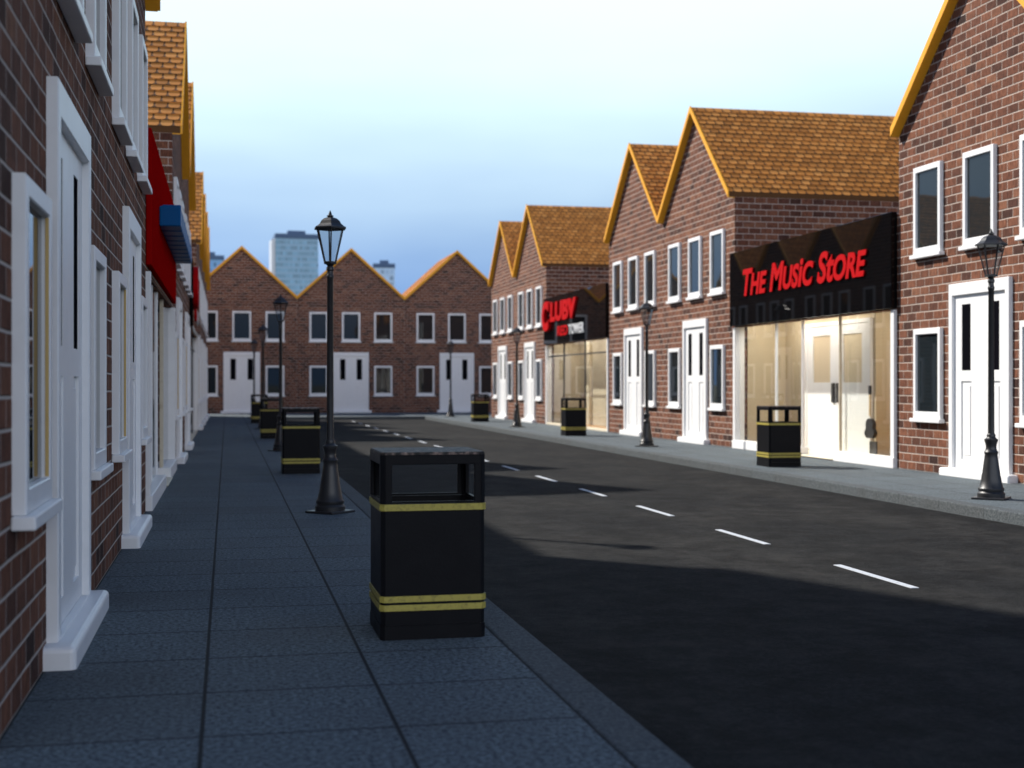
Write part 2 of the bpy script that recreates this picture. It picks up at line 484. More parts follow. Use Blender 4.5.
# ------------------------------------------------------------------ brick house
HW = W / 2 - 0.004
WIN_W, WIN_OFF = 0.78, 1.385
LOWER, UPPER = (0.79, 2.12), (3.225, 4.535)
DOOR_W, DOOR_T = 1.52, 2.72
OPEN = [(-WIN_OFF - .37, -WIN_OFF + .37, LOWER[0] + .02, LOWER[1] - .02), (WIN_OFF - .37, WIN_OFF + .37, LOWER[0] + .02, LOWER[1] - .02),
        (-DOOR_W / 2 + .02, DOOR_W / 2 - .02, 0.0, DOOR_T - .02)] + \
       [(c - .37, c + .37, UPPER[0] + .02, UPPER[1] - .02) for c in (-WIN_OFF, 0.0, WIN_OFF)]

def holed_front(bm, x0, x1, z0, z1, holes, y):
    xs = sorted({x0, x1, *[h[0] for h in holes], *[h[1] for h in holes]})
    zs = sorted({z0, z1, *[h[2] for h in holes], *[h[3] for h in holes]})
    for a, b in zip(xs, xs[1:]):
        for c, d in zip(zs, zs[1:]):
            mx, mz = (a + b) / 2, (c + d) / 2
            if any(h[0] < mx < h[1] and h[2] < mz < h[3] for h in holes): continue
            quad(bm, (a, y, c), (b, y, c), (b, y, d), (a, y, d))

def reveals(bm, h, y0, y1):
    a, b, c, d = h
    quad(bm, (a, y0, c), (a, y1, c), (a, y1, d), (a, y0, d))
    quad(bm, (b, y1, c), (b, y0, c), (b, y0, d), (b, y1, d))
    quad(bm, (a, y1, d), (b, y1, d), (b, y0, d), (a, y0, d))
    quad(bm, (a, y0, c), (b, y0, c), (b, y1, c), (a, y1, c))

def make_house():
    root = empty('brick_house')
    # walls
    bm = B()
    et, rt = EAVE - 0.06, RIDGE - 0.06
    holed_front(bm, -HW, HW, -0.1, et, OPEN, 0.0)
    quad_t = bm.faces.new([bm.verts.new(p) for p in ((-HW, 0, et), (HW, 0, et), (0, 0, rt))])
    for h in OPEN: reveals(bm, h, 0.0, 0.22)
    quad(bm, (HW, 0, -0.1), (HW, DEP, -0.1), (HW, DEP, et), (HW, 0, et))
    quad(bm, (-HW, DEP, -0.1), (-HW, 0, -0.1), (-HW, 0, et), (-HW, DEP, et))
    bm.faces.new([bm.verts.new(p) for p in ((HW, DEP, -0.1), (-HW, DEP, -0.1), (-HW, DEP, et), (0, DEP, rt), (HW, DEP, et))])
    build('wall', bm, M['brick'], root, uv=True, fixn=False)
    # roof: stepped courses on both slopes, solid slab below
    bm = B()
    y0, y1 = -0.12, DEP + 0.12
    uvl = bm.loops.layers.uv.new('metres')
    def q(pts, uvs):
        f = quad(bm, *pts)
        for lp, w in zip(f.loops, uvs): lp[uvl].uv = w
    hwr = W / 2 - 0.002
    for s in (-1, 1):
        nx, nz = s * (RIDGE - EAVE) / SLOPE, hwr / SLOPE
        def P(d, lift, y):
            t = d / SLOPE
            return (s * hwr * (1 - t) + nx * lift, y, EAVE + (RIDGE - EAVE) * t + nz * lift)
        L = 0.016
        for i in range(NROW):
            d0, d1 = i * ROW, (i + 1) * ROW
            lo = L if i else 0.012
            a, b_, c, d = P(d0, lo, y0), P(d0, lo, y1), P(d1, 0.002, y1), P(d1, 0.002, y0)
            vv = (d0 + 0.002, d1 - 0.002)
            uvs = [(y0, vv[0]), (y1, vv[0]), (y1, vv[1]), (y0, vv[1])]
            pts = [a, b_, c, d]
            if s < 0: pts, uvs = pts[::-1], uvs[::-1]
            q(pts, uvs)
            if i:
                a2, b2 = P(d0, 0.002, y0), P(d0, 0.002, y1)
                pts = [a2, b2, b_, a]; uvs = [(y0, vv[0])] * 4
                if s < 0: pts = pts[::-1]
                q(pts, uvs)
        # under side, eave edge
        T = 0.098
        u0, u1 = P(0, 0, y0), P(0, 0, y1)
        w0 = (u0[0], y0, u0[2] - T); w1 = (u1[0], y1, u1[2] - T)
        r0 = (0, y0, RIDGE - T); r1 = (0, y1, RIDGE - T)
        z4 = [(0, 0)] * 4
        q([u0, w0, w1, u1] if s > 0 else [u1, w1, w0, u0], z4)
        q([w0, r0, r1, w1] if s > 0 else [w1, r1, r0, w0], z4)
        q([(u0[0], y0, u0[2]), (0, y0, RIDGE), r0, w0] if s < 0 else [w0, r0, (0, y0, RIDGE), (u0[0], y0, u0[2])], z4)
        q([(u0[0], y1, u0[2]), w1, r1, (0, y1, RIDGE)] if s < 0 else [(0, y1, RIDGE), r1, w1, (u0[0], y1, u0[2])], z4)
    roof = build('roof', bm, M['tile'], root, fixn=False)
    # ridge cap
    # bargeboard and soffit
    bm = B()
    for s in (-1, 1):
        for (ya, yb, zt, zb) in ((-0.150, -0.122, 0.026, -0.108), (-0.122, -0.002, -0.100, -0.116)):
            A = [(s * hwr, ya), (0.0, ya), (0.0, yb), (s * hwr, yb)]
            zz = [EAVE, RIDGE, RIDGE, EAVE]
            t = [bm.verts.new((x, y, z + zt)) for (x, y), z in zip(A, zz)]
            b_ = [bm.verts.new((x, y, z + zb)) for (x, y), z in zip(A, zz)]
            bm.faces.new(t); bm.faces.new(b_[::-1])
            for i in range(4):
                j = (i + 1) % 4
                if i == 1: continue
                bm.faces.new((t[j], t[i], b_[i], b_[j]))
    build('bargeboard', bm, M['orange'], roof)
    # windows
    for (c, (z0, z1)) in [(-WIN_OFF, LOWER), (WIN_OFF, LOWER), (-WIN_OFF, UPPER), (0.0, UPPER), (WIN_OFF, UPPER)]:
        bm = B()
        x0, x1 = c - WIN_W / 2, c + WIN_W / 2
        ring(bm, x0, x1, z0, z1, .072, .072, .10, .085, -0.055, 0.0, 0.006)
        ring(bm, x0 + .022, x1 - .022, z0 + .022, z1 - .022, .062, .062, .092, .075, 0.001, 0.05)
        wf = build('window', bm, M['white'], root)
        bm = B(); bx(bm, x0 + .03, x1 - .03, -0.018, -0.008, z0 + .03, z1 - .03)
        build('glass', bm, M['glass'], wf)
        bm = B(); bx(bm, x0 - .045, x1 + .045, -0.095, -0.002, z0 - .057, z0 - 0.001, 0.008, 2)
        build('sill', bm, M['white'], wf)
        if c < -1 and z0 < 2:
            bm = B(); bx(bm, x1 - .0755, x1 - .0725, -0.050, -0.034, z0 + .105, z1 - .09)
            build('golden_strip', bm, M['strip'], wf)  # thin golden strip on the jamb, added for the pane's warm tint
    # door frame, leaves, step
    bm = B()
    x0, x1 = -DOOR_W / 2, DOOR_W / 2
    ring(bm, x0, x1, 0.106, DOOR_T, .098, .098, .004, .17, -0.055, 0.0, 0.006)
    ring(bm, x0 + .022, x1 - .022, 0.106, DOOR_T - .022, .055, .055, .004, .125, 0.001, 0.13)
    build('door_frame', bm, M['white'], root)
    DY = -0.014
    lw = (DOOR_W - 0.154 - 0.006) / 2
    for s in (-1, 1):
        a, b_ = (-lw - 0.001, -0.001) if s < 0 else (0.001, lw + 0.001)
        cx = (a + b_) / 2 - s * -0.015
        z0, z1 = 0.112, DOOR_T - 0.15
        hg = (cx - .115, cx + .115, 1.49, 2.42)
        hp = (cx - .135, cx + .135, 0.24, 1.34)
        bm = B()
        holed_front(bm, a, b_, z0, z1, [hg, hp], DY)
        reveals(bm, hg, DY, DY + .025)
        reveals(bm, hp, DY, DY + .018)
        quad(bm, *[(px_, DY + .018, pz_) for px_, pz_ in ((hp[0], hp[2]), (hp[1], hp[2]), (hp[1], hp[3]), (hp[0], hp[3]))])
        bx(bm, hp[0] + .045, hp[1] - .045, DY + .008, DY + .0179, hp[2] + .06, hp[3] - .06, 0.006)
        quad(bm, (a, .12, z0), (a, .12, z1), (b_, .12, z1), (b_, .12, z0))
        quad(bm, (a, DY, z0), (a, DY, z1), (a, .12, z1), (a, .12, z0))
        quad(bm, (b_, .12, z0), (b_, .12, z1), (b_, DY, z1), (b_, DY, z0))
        d = build('door', bm, M['white'], root, fixn=False)
        bm = B(); bx(bm, hg[0] - .01, hg[1] + .01, DY + .005, DY + .013, hg[2] - .01, hg[3] + .01)
        build('glass', bm, M['doorglass'], d)
    bm = B(); bx(bm, x0 - .12, x1 + .12, -0.145, 0.13, -0.05, 0.106, 0.028, 3)
    build('doorstep', bm, M['white'], root)
    return root

HOUSES = [
    # x, y, rotation, x-scale, label
    (WR, 16.75, -90, 1, 'brick house at the right edge with its tall gable cut off by the frame'),
    (WR, 28.23, -90, 1, 'brick house next to the music shop with its brown tiled roof facing the viewer'),
    (WR, 32.84, -90, 1, 'brick house right of the CLUBV shop, its white door behind a street lamp'),
    (WR, 44.81, -90, 1, 'brick house beside the shop with the red CLUBV sign, large orange roof slope in view'),
    (WR, 49.43, -90, 1, 'last brick house on the right side of the road, nearest the end terrace'),
    (WL, 7.27, 90, 1, 'brick house at the left edge seen close up with white door and step'),
    (WL, 11.89, 90, 1, 'brick house on the left wall just before the dark red fascia sign'),
    (WL, 23.41, 90, 1, 'brick house on the left just past the dark red fascia, brown roof slope in view'),
    (WL, 28.03, 90, 1, 'brick house on the left before the black sign with red letters'),
    (WL, 39.81, 90, 1, 'brick house on the left just past the black sign with red letters, bright orange roof'),
    (WL, 44.43, 90, 1, 'second brick house on the left past the black sign, a sliver of orange gable edge'),
    (WL, 49.10, 90, 1, 'second last brick house on the left side, seen almost edge on'),
    (WL, 53.72, 90, 1, 'last brick house on the left side, nearest the end terrace'),
    (0.64, YE, 0, 1.048, 'end terrace house closing the road at left, gable beside the blue tower'),
    (5.477, YE, 0, 1.048, 'middle house of the end terrace closing the road, gable behind the near left lamp'),
    (10.314, YE, 0, 1.048, 'right hand house of the end terrace, partly hidden by the last right house'),
]
house = make_house()
for i, (x, y, rot, sx, lab) in enumerate(HOUSES):
    o = house if i == 0 else copy_tree(house)
    o.location = (x, y, 0); o.rotation_euler = (0, 0, R(rot)); o.scale = (sx, 1, 1)
    tag(o, lab, 'house', 'brick gabled terrace houses')

# ------------------------------------------------------------------ shops
def shop_shell(root, w, head=2.46):
    h = w / 2 - 0.004
    bm = B()
    bx(bm, -h, h, 0.0, 0.22, head, 3.92)
    bx(bm, -h, -h + 0.09, 0.0, DEP, -0.1, head - 0.002)
    bx(bm, h - 0.09, h, 0.0, DEP, -0.1, head - 0.002)
    bx(bm, -h, h, DEP, DEP + .2, -0.1, 3.92)
    build('wall', bm, M['brick'], root, uv=True)
    bm = B(); bx(bm, -h, h, 0.222, DEP - 0.002, 3.80, 3.90)
    build('roof', bm, M['rooffelt'], root)
    return h

def make_music_shop(w, lit=True):
    root = empty('shop')
    h = shop_shell(root, w)
    p0, p1 = -h + 0.02, h - 0.02
    o0, o1 = -0.20, 1.28                      # the open entrance
    bm = B()
    bx(bm, p0, p0 + .11, -0.05, 0.16, 0.16, 2.455, 0.006)
    build('pillar', bm, M['white'], root)
    bm = B(); bx(bm, p1 - .12, p1, -0.05, 0.16, 0.16, 2.455, 0.006)
    build('pillar', bm, M['white'], root)
    bm = B()
    bx(bm, p0 - .01, o0, -0.07, 0.17, -0.02, 0.16, 0.012, 2)
    bx(bm, o1, p1 + .01, -0.07, 0.17, -0.02, 0.16, 0.012, 2)
    build('plinth', bm, M['white'], root)
    # panes and their slim mullions
    for a, b_ in ((p0 + .11, -1.42), (-1.385, o0 - .03), (o1 + .035, p1 - .12)):
        bm = B(); bx(bm, a, b_, 0.055, 0.063, 0.162, 2.455)
        build('window_pane', bm, M['shopglass'], root)
    for x in (-1.42, o0 - .03, o1):
        bm = B(); bx(bm, x, x + .033, 0.035, 0.085, 0.162 if x < 0.5 and x > -1.4 else 0.162, 2.455, 0.004)
        build('mullion', bm, M['stone'] if x == o1 else M['white'], root)
    # interior: lobby wall with double door, deeper room at the right
    hx = h - 0.092
    bm = B(); bx(bm, -hx, hx, -0.03, 3.6, -0.03, 0.012)
    build('floor', bm, M['wood'], root)
    bm = B(); bx(bm, -1.9, 0.6, 0.19, 1.00, 0.0125, 0.022); bx(bm, o0 + .004, o1 - .004, -0.09, 0.186, 0.0125, 0.03, 0.006)
    build('threshold', bm, M['cream'], root)
    bm = B()
    bx(bm, -hx, 0.62, 1.06, 1.20, 0.013, 2.748)
    bx(bm, 0.52, 0.62, 1.202, 2.60, 0.013, 2.748)
    bx(bm, 0.52, hx, 2.602, 2.74, 0.013, 2.748)
    bx(bm, -hx + .002, -hx + .03, 0.23, 1.058, 0.013, 2.748)
    bx(bm, hx - .03, hx - .002, 0.23, 2.60, 0.013, 2.748)
    build('interior_wall', bm, M['tan'], root)
    bm = B(); bx(bm, -hx, hx, 0.222, 3.6, 2.75, 2.84)
    build('ceiling', bm, M['ceil'], root)
    if lit:
        for cx, cy in ((-2.2, 0.45), (-0.4, 0.45), (1.9, 1.2)):
            bm = B(); bx(bm, cx - .7, cx + .7, cy - .16, cy + .16, 2.70, 2.749, 0.006)
            build('ceiling_lamp', bm, M['lamp_on'], root)
    dx0, dx1, dt = -2.15, 0.45, 2.40
    bm = B()
    ring(bm, dx0 - .08, dx1 + .08, 0.023, dt + .08, .08, .08, .004, .08, 1.0, 1.058, 0.005)
    build('door_frame', bm, M['white'], root)
    mid = (dx0 + dx1) / 2
    for a, b_ in ((dx0 + .004, mid - .003), (mid + .003, dx1 - .004)):
        bm = B()
        c = (a + b_) / 2
        hg = (c - .38, c + .38, 1.33, 2.22)
        holed_front(bm, a, b_, 0.03, dt - .004, [hg], 1.015)
        reveals(bm, hg, 1.015, 1.035)
        d = build('door', bm, M['white'], root, fixn=False)
        bm = B(); bx(bm, hg[0] - .01, hg[1] + .01, 1.036, 1.042, hg[2] - .01, hg[3] + .01)
        build('glass', bm, M['tan'], d)
        bm = B()
        hxx = b_ - .10 if b_ < dx1 - 1 else a + .10
        bx(bm, hxx - .055, hxx + .055, 0.975, 1.0145, 0.95, 1.32, 0.008)
        build('handle', bm, M['dark'], d)
    return root

def acoustic_body(bm, th):
    pts = []
    for k in range(36):
        a = 2 * math.pi * k / 36
        r = 0.19 + 0.045 * math.cos(2 * a) * (1 if math.sin(a) < 0 else 0.6) - (0.03 if abs(math.sin(a)) < 0.25 else 0)
        pts.append((r * math.cos(a) * (1.0 if math.sin(a) < 0 else 0.8), r * 1.25 * math.sin(a)))
    f = [bm.verts.new((x, 0, z)) for x, z in pts]; b_ = [bm.verts.new((x, th, z)) for x, z in pts]
    bm.faces.new(f); bm.faces.new(b_[::-1])
    for i in range(36):
        j = (i + 1) % 36
        bm.faces.new((f[j], f[i], b_[i], b_[j]))

def make_sign_shop(w, lit=True):
    root = empty('shop')
    h = shop_shell(root, w, 2.56)
    p0, p1 = -h + 0.02, h - 0.02
    bm = B()
    bx(bm, p0, p0 + .09, -0.03, 0.16, 0.0, 2.555, 0.005)
    build('pillar', bm, M['white'], root)
    bm = B(); bx(bm, p1 - .09, p1, -0.03, 0.16, 0.0, 2.555, 0.005)
    build('pillar', bm, M['white'], root)
    bm = B(); bx(bm, p0 + .092, p1 - .092, -0.03, 0.16, -0.02, 0.055, 0.006)
    build('plinth', bm, M['stone'], root)
    mx = (-1.5, 1.0)
    xs = [p0 + .09, mx[0], mx[1], p1 - .09]
    for a, b_ in zip(xs, xs[1:]):
        bm = B(); bx(bm, a + .016, b_ - .016, 0.05, 0.058, 0.057, 2.555)
        build('window_pane', bm, M['shopglass'], root)
    for x in mx:
        bm = B(); bx(bm, x - .016, x + .016, 0.03, 0.08, 0.057, 2.555, 0.004)
        build('mullion', bm, M['dark'], root)
    bm = B()
    for a, b_ in zip(xs, xs[1:]): bx(bm, a + .018, b_ - .018, 0.034, 0.076, 2.16, 2.20, 0.004)
    build('transom', bm, M['dark'], root)
    hx = h - 0.092
    bm = B(); bx(bm, -hx, hx, 0.165, 1.2, -0.03, 0.02)
    build('floor', bm, M['wood'], root)
    bm = B(); bx(bm, -hx, hx, 1.1, 1.2, 0.022, 2.848); bx(bm, -hx + .002, -hx + .03, 0.23, 1.098, 0.022, 2.848); bx(bm, hx - .03, hx - .002, 0.23, 1.098, 0.022, 2.848)
    build('interior_wall', bm, M['stone'], root)
    bm = B()
    bx(bm, -2.5, -2.05, 1.0, 1.098, 0.022, 2.848, 0.01)
    build('interior_column', bm, M['cream'], root)
    bm = B(); bx(bm, -hx, hx, 0.222, 1.2, 2.85, 2.94)
    build('ceiling', bm, M['ceil'], root)
    if lit:
        for cx in (-2.2, 0.0, 2.2):
            bm = B(); bx(bm, cx - .8, cx + .8, 0.30, 0.62, 2.80, 2.849, 0.006)
            build('ceiling_lamp', bm, M['lamp_on'], root)
    return root

def sign_board(w, z0, z1, mat, depth=0.16):
    root = empty('fascia_sign')
    bm = B(); bx(bm, -w / 2 + .006, w / 2 - .006, -depth, -0.004, z0, z1, 0.006)
    build('sign_board', bm, mat, root)
    return root

def lettering(text, mat, root, x0, x1, z0, z1, yfront, thick, small=(), shear=0.0, fat=0.0, sc=0.75):
    cu = bpy.data.curves.new('letters', 'FONT')
    cu.body = text; cu.extrude = 0.5; cu.offset = fat; cu.shear = shear
    cu.resolution_u = 5; cu.small_caps_scale = sc
    for i in small: cu.body_format[i].use_small_caps = True
    tmp = bpy.data.objects.new('letters', cu); COL.objects.link(tmp)
    dg = bpy.context.evaluated_depsgraph_get(); dg.update()
    me = bpy.data.meshes.new_from_object(tmp.evaluated_get(dg))
    bpy.data.objects.remove(tmp)
    xs = [v.co.x for v in me.vertices]; ys = [v.co.y for v in me.vertices]
    ax, bxx, ay, by = min(xs), max(xs), min(ys), max(ys)
    for v in me.vertices:
        t = v.co.z + 0.5            # 0 back .. 1 front
        v.co = (x0 + (v.co.x - ax) / (bxx - ax) * (x1 - x0), yfront + (1 - t) * thick, z0 + (v.co.y - ay) / (by - ay) * (z1 - z0))
    me.materials.clear(); me.materials.append(mat)
    me.name = 'lettering'
    o = bpy.data.objects.new('lettering', me); COL.objects.link(o); o.parent = root
    return o

W1R, Y1R = 6.83, 22.51
W2R, Y2R = 7.32, 38.83
W1L, Y1L = 6.88, 17.65
W2L, Y2L = 7.14, 33.92

s = make_music_shop(W1R - 0.01); s.location = (WR, Y1R, 0); s.rotation_euler = (0, 0, R(-90))
tag(s, 'glass fronted shop under the music store sign with white inner doors', 'shop', 'single storey shops between the houses')
s = make_sign_shop(W2R - 0.01); s.location = (WR, Y2R, 0); s.rotation_euler = (0, 0, R(-90))
tag(s, 'glass fronted shop under the black CLUBV sign, pale stone interior', 'shop', 'single storey shops between the houses')
s = make_music_shop(W1L - 0.01, False); s.location = (WL, Y1L, 0); s.rotation_euler = (0, 0, R(90))
tag(s, 'shop on the left under the dark red fascia, white plinth and cream interior', 'shop', 'single storey shops between the houses')
s = make_sign_shop(W2L - 0.01, False); s.location = (WL, Y2L, 0); s.rotation_euler = (0, 0, R(90))
tag(s, 'distant shop on the left under the black sign with red letters', 'shop', 'single storey shops between the houses')

# guitar standing in the music shop
g_ = empty('guitar', (WR + 0.88, Y1R - 0.72, 0.013), R(-90))
bm = B(); acoustic_body(bm, 0.07); bmesh.ops.scale(bm, verts=bm.verts, vec=(0.85, 1, 0.9)); bmesh.ops.translate(bm, verts=bm.verts, vec=(0, 0, 0.50)); build('guitar_body', bm, M['dark'], g_)
bm = B(); bx(bm, -.022, .022, 0.0, 0.03, 0.72, 1.10, 0.004); build('neck', bm, M['tan'], g_)
bm = B(); prism(bm, [(-.03, 0), (.03, 0), (.055, .025), (-.055, .025)], 1.102, 1.26); build('headstock', bm, M['dark'], g_)
bm = B()
bx(bm, -.13, .13, -.02, .09, 0.0, .03, .006); bx(bm, -.13, .13, .071, .10, .0305, .28, .006)
build('rest', bm, M['dark'], g_)
tag(g_, 'dark guitar standing inside the music shop behind the right pane', 'guitar')

sg = sign_board(W1R, 2.47, 3.96, M['signblack'], 0.11); sg.location = (WR, Y1R, 0); sg.rotation_euler = (0, 0, R(-90))
txt = 'The Music Store'
sm = [i for i, ch in enumerate(txt) if ch.islower() and i not in (7, 11)]
txt2 = 'The MusiC StorE'
lettering('The Music Store', M['red'], sg, -2.62, 2.64, 3.03, 3.57, -0.142, 0.022, sm, 0.24, 0.028, 0.78)
tag(sg, 'glossy black fascia with red THE MUSIC STORE lettering', 'shop sign', 'fascia signs')

def club_letters(sg):
    lettering('C', M['red'], sg, -3.52, -2.62, 2.98, 3.93, -0.19, 0.098, (), 0.0, 0.05)
    lettering('LUBV', M['red'], sg, -2.54, 0.66, 3.25, 3.86, -0.15, 0.058, (), 0.06, 0.05)
    lettering('RED', M['red'], sg, -1.74, -0.44, 2.79, 3.09, -0.112, 0.02, (), 0.0, 0.03)
    lettering('TOWER', M['silver'], sg, -0.34, 1.42, 2.79, 3.09, -0.112, 0.02, (), 0.0, 0.02)

sg = sign_board(W2R, 2.57, 4.05, M['signblack'], 0.09); sg.location = (WR, Y2R, 0); sg.rotation_euler = (0, 0, R(-90))
club_letters(sg)
tag(sg, 'black fascia with chunky red CLUBV letters over a small RED TOWER line', 'shop sign', 'fascia signs')
sg = sign_board(W1L, 2.52, 3.92, M['signred'], 0.06); sg.location = (WL, Y1L, 0); sg.rotation_euler = (0, 0, R(90))
bm = B()
n = 9
for k in range(n):
    a = -1.85 + k * 0.555
    zb, zt = 3.10, 3.33
    bx(bm, a, a + 0.47, -0.30, -0.062, zb, zt, 0.012)
    if k % 3 == 1: bx(bm, a + .12, a + .30, -0.28, -0.062, zt + .002, zt + .10, 0.01)
build('raised_lettering', bm, M['blue'], sg)
tag(sg, 'dark red fascia with deep blue raised lettering on the left side', 'shop sign', 'fascia signs')
sg = sign_board(W2L, 2.57, 4.05, M['signblack'], 0.09); sg.location = (WL, Y2L, 0); sg.rotation_euler = (0, 0, R(90))
club_letters(sg)
tag(sg, 'far black fascia with red raised letters seen edge on at left', 'shop sign', 'fascia signs')

# ------------------------------------------------------------------ street lamp
def make_lamp():
    root = empty('street_lamp')
    bm = B()
    r = 0.255
    prism(bm, [(r * math.cos(R(90 * k)), r * math.sin(R(90 * k))) for k in range(4)], 0.0, 0.022)
    bmesh.ops.bevel(bm, geom=list(bm.edges), offset=0.006, segments=1, affect='EDGES')
    build('base_plate', bm, M['black'], root)
    bm = B()
    lathe(bm, [(.150, .0225), (.152, .065), (.140, .075), (.134, .085), (.142, .10), (.142, .12), (.128, .135), (.110, .22), (.092, .34), (.075, .46),
               (.070, .50), (.076, .515), (.078, .53), (.066, .545), (.058, .57), (.058, .60), (.066, .635), (.074, .655), (.074, .675), (.056, .685),
               (.047, .70), (.049, .72), (.038, .74)], 28)
    build('base', bm, M['black'], root, smooth=True)
    bm = B()
    lathe(bm, [(.036, .735), (.031, 2.36), (.037, 2.37), (.037, 2.395), (.030, 2.405), (.030, 2.44), (.038, 2.45), (.038, 2.475), (.028, 2.49), (.050, 2.515)], 20)
    build('pole', bm, M['black'], root, smooth=True)
    rot = R(-90)
    z0, z1, r0, r1 = 2.52, 2.866, 0.062, 0.145
    bm = B()
    lathe(bm, [(.045, 2.508), (.070, 2.512), (.070, 2.534), (.056, 2.538)], 6, rot)
    for k in range(6):
        a = rot + k * math.pi / 3
        bar(bm, (r0 * math.cos(a), r0 * math.sin(a), z0 + .01), (r1 * math.cos(a), r1 * math.sin(a), z1), 0.0075)
    build('lantern_frame', bm, M['black'], root)
    bm = B()
    lathe(bm, [(r0 - .004, z0 + .02), (r1 - .006, z1 - .002)], 6, rot, False, False)
    build('lantern_glass', bm, M['lampglass'], root)
    bm = B()
    lathe(bm, [(.150, 2.858), (.176, 2.862), (.176, 2.878), (.150, 2.892), (.122, 2.915), (.105, 2.945), (.075, 2.968), (.040, 2.980), (.024, 2.986)], 6, rot)
    build('cap', bm, M['black'], root)
    bm = B()
    lathe(bm, [(.024, 2.984), (.034, 2.992), (.034, 3.0), (.020, 3.006), (.014, 3.025), (.004, 3.052)], 14)
    build('finial', bm, M['black'], root, smooth=True)
    return root

lamp = make_lamp()
LAMPS = [(1.02, 13.68, 'black street lamp nearest the viewer on the left pavement'),
         (8.45, 13.75, 'black street lamp at the right edge in front of a white door'),
         (1.02, 26.5, 'second black street lamp along the left pavement, behind the second left bin'),
         (8.53, 26.75, 'black street lamp in front of the houses left of the music shop'),
         (1.02, 39.6, 'third black street lamp along the left pavement, small and blurred'),
         (8.52, 39.5, 'black street lamp left of the bin in front of the CLUBV shop'),
         (1.02, 52.6, 'farthest black street lamp on the left, in front of the end terrace door'),
         (8.66, 52.6, 'small far street lamp in front of the right end terrace door')]
for i, (x, y, lab) in enumerate(LAMPS):
    o = lamp if i == 0 else copy_tree(lamp)
    o.location = (x, y, 0.002)
    tag(o, lab, 'street lamp', 'black lantern lamps along the kerbs')

# ------------------------------------------------------------------ litter bin
def chamf(h, c):
    return [(-h + c, -h), (h - c, -h), (h, -h + c), (h, h - c), (h - c, h), (-h + c, h), (-h, h - c), (-h, -h + c)]

def make_bin():
    root = empty('litter_bin')
    h, c = 0.27, 0.022
    bm = B()
    prism(bm, chamf(h, c), 0.0, 0.072)
    prism(bm, chamf(h - .003, c), 0.073, 0.6885, top=False)
    # rim and inner wall
    outer, inner = chamf(h - .003, c), chamf(h - .022, c)
    o_ = [bm.verts.new((x, y, .6885)) for x, y in outer]; i_ = [bm.verts.new((x, y, .6885)) for x, y in inner]
    d_ = [bm.verts.new((x, y, .40)) for x, y in inner]
    for k in range(8):
        l = (k + 1) % 8
        bm.faces.new((o_[k], o_[l], i_[l], i_[k])); bm.faces.new((i_[k], i_[l], d_[l], d_[k]))
    bm.faces.new(d_)
    build('body', bm, M['binblack'], root, fixn=True)
    bm = B()
    H = h
    t, e = 0.018, 0.058
    for k in range(4):
        rot = Matrix.Rotation(k * math.pi / 2, 4, 'Z')
        b2 = B()
        # one side: surround of the opening
        ring(b2, -H + c, H - c, .690, .938, e - c, e - c, .012, .049, -H, -H + t, 0.003)
        me = bpy.data.meshes.new('tmp'); b2.transform(rot); b2.to_mesh(me); b2.free()
        bm.from_mesh(me); bpy.data.meshes.remove(me)
    for sx in (-1, 1):
        for sy in (-1, 1):
            P = [(sx * H, sy * (H - c)), (sx * (H - c), sy * H), (sx * (H - c - .012), sy * (H - .03)), (sx * (H - .03), sy * (H - c - .012))]
            if sx * sy < 0: P = P[::-1]
            prism(bm, P, .690, .938)
    build('hood', bm, M['binblack'], root)
    bm = B(); prism(bm, chamf(H - .001, c), .9385, .952)
    bmesh.ops.bevel(bm, geom=[e_ for e_ in bm.edges if all(v.co.z > .95 for v in e_.verts)], offset=0.005, segments=2, affect='EDGES')
    build('lid', bm, M['bintop'], root)
    for (z0, z1) in ((.655, .688), (.191, .222), (.147, .178)):
        bm = B()
        oo, ii = chamf(h + .004, c), chamf(h - .002, c)
        a = [bm.verts.new((x, y, z0)) for x, y in oo]; b_ = [bm.verts.new((x, y, z1)) for x, y in oo]
        a2 = [bm.verts.new((x, y, z0)) for x, y in ii]; b2 = [bm.verts.new((x, y, z1)) for x, y in ii]
        for k in range(8):
            l = (k + 1) % 8
            bm.faces.new((a[k], a[l], b_[l], b_[k])); bm.faces.new((b_[k], b_[l], b2[l], b2[k])); bm.faces.new((a2[k], a2[l], a[l], a[k]))
        build('gold_band', bm, M['gold'], root)
    return root

bin_ = make_bin()
BINS = [(1.03, 7.06, 'large black litter bin with gold bands nearest the viewer'),
        (8.55, 19.97, 'black gold banded litter bin in front of the music shop window'),
        (1.05, 19.93, 'second black litter bin on the left pavement, just behind the near lamp'),
        (8.55, 32.86, 'black gold banded litter bin in front of the CLUBV shop'),
        (1.05, 32.8, 'third litter bin along the left pavement, between two lamp posts'),
        (8.55, 45.7, 'farthest litter bin on the right, beside the end terrace'),
        (1.05, 45.6, 'farthest litter bin on the left, small and blurred')]
for i, (x, y, lab) in enumerate(BINS):
    o = bin_ if i == 0 else copy_tree(bin_)
    o.location = (x, y, 0.001)
    tag(o, lab, 'litter bin', 'black litter bins with gold bands')

# ------------------------------------------------------------------ far towers
F, CX, TH = 1345.0, 512.0, math.atan(285 / 1345)
def at(px, Z):
    xc = (px - CX) / F * Z
    return (xc * math.cos(TH) + Z * math.sin(TH), Z * math.cos(TH) - xc * math.sin(TH))

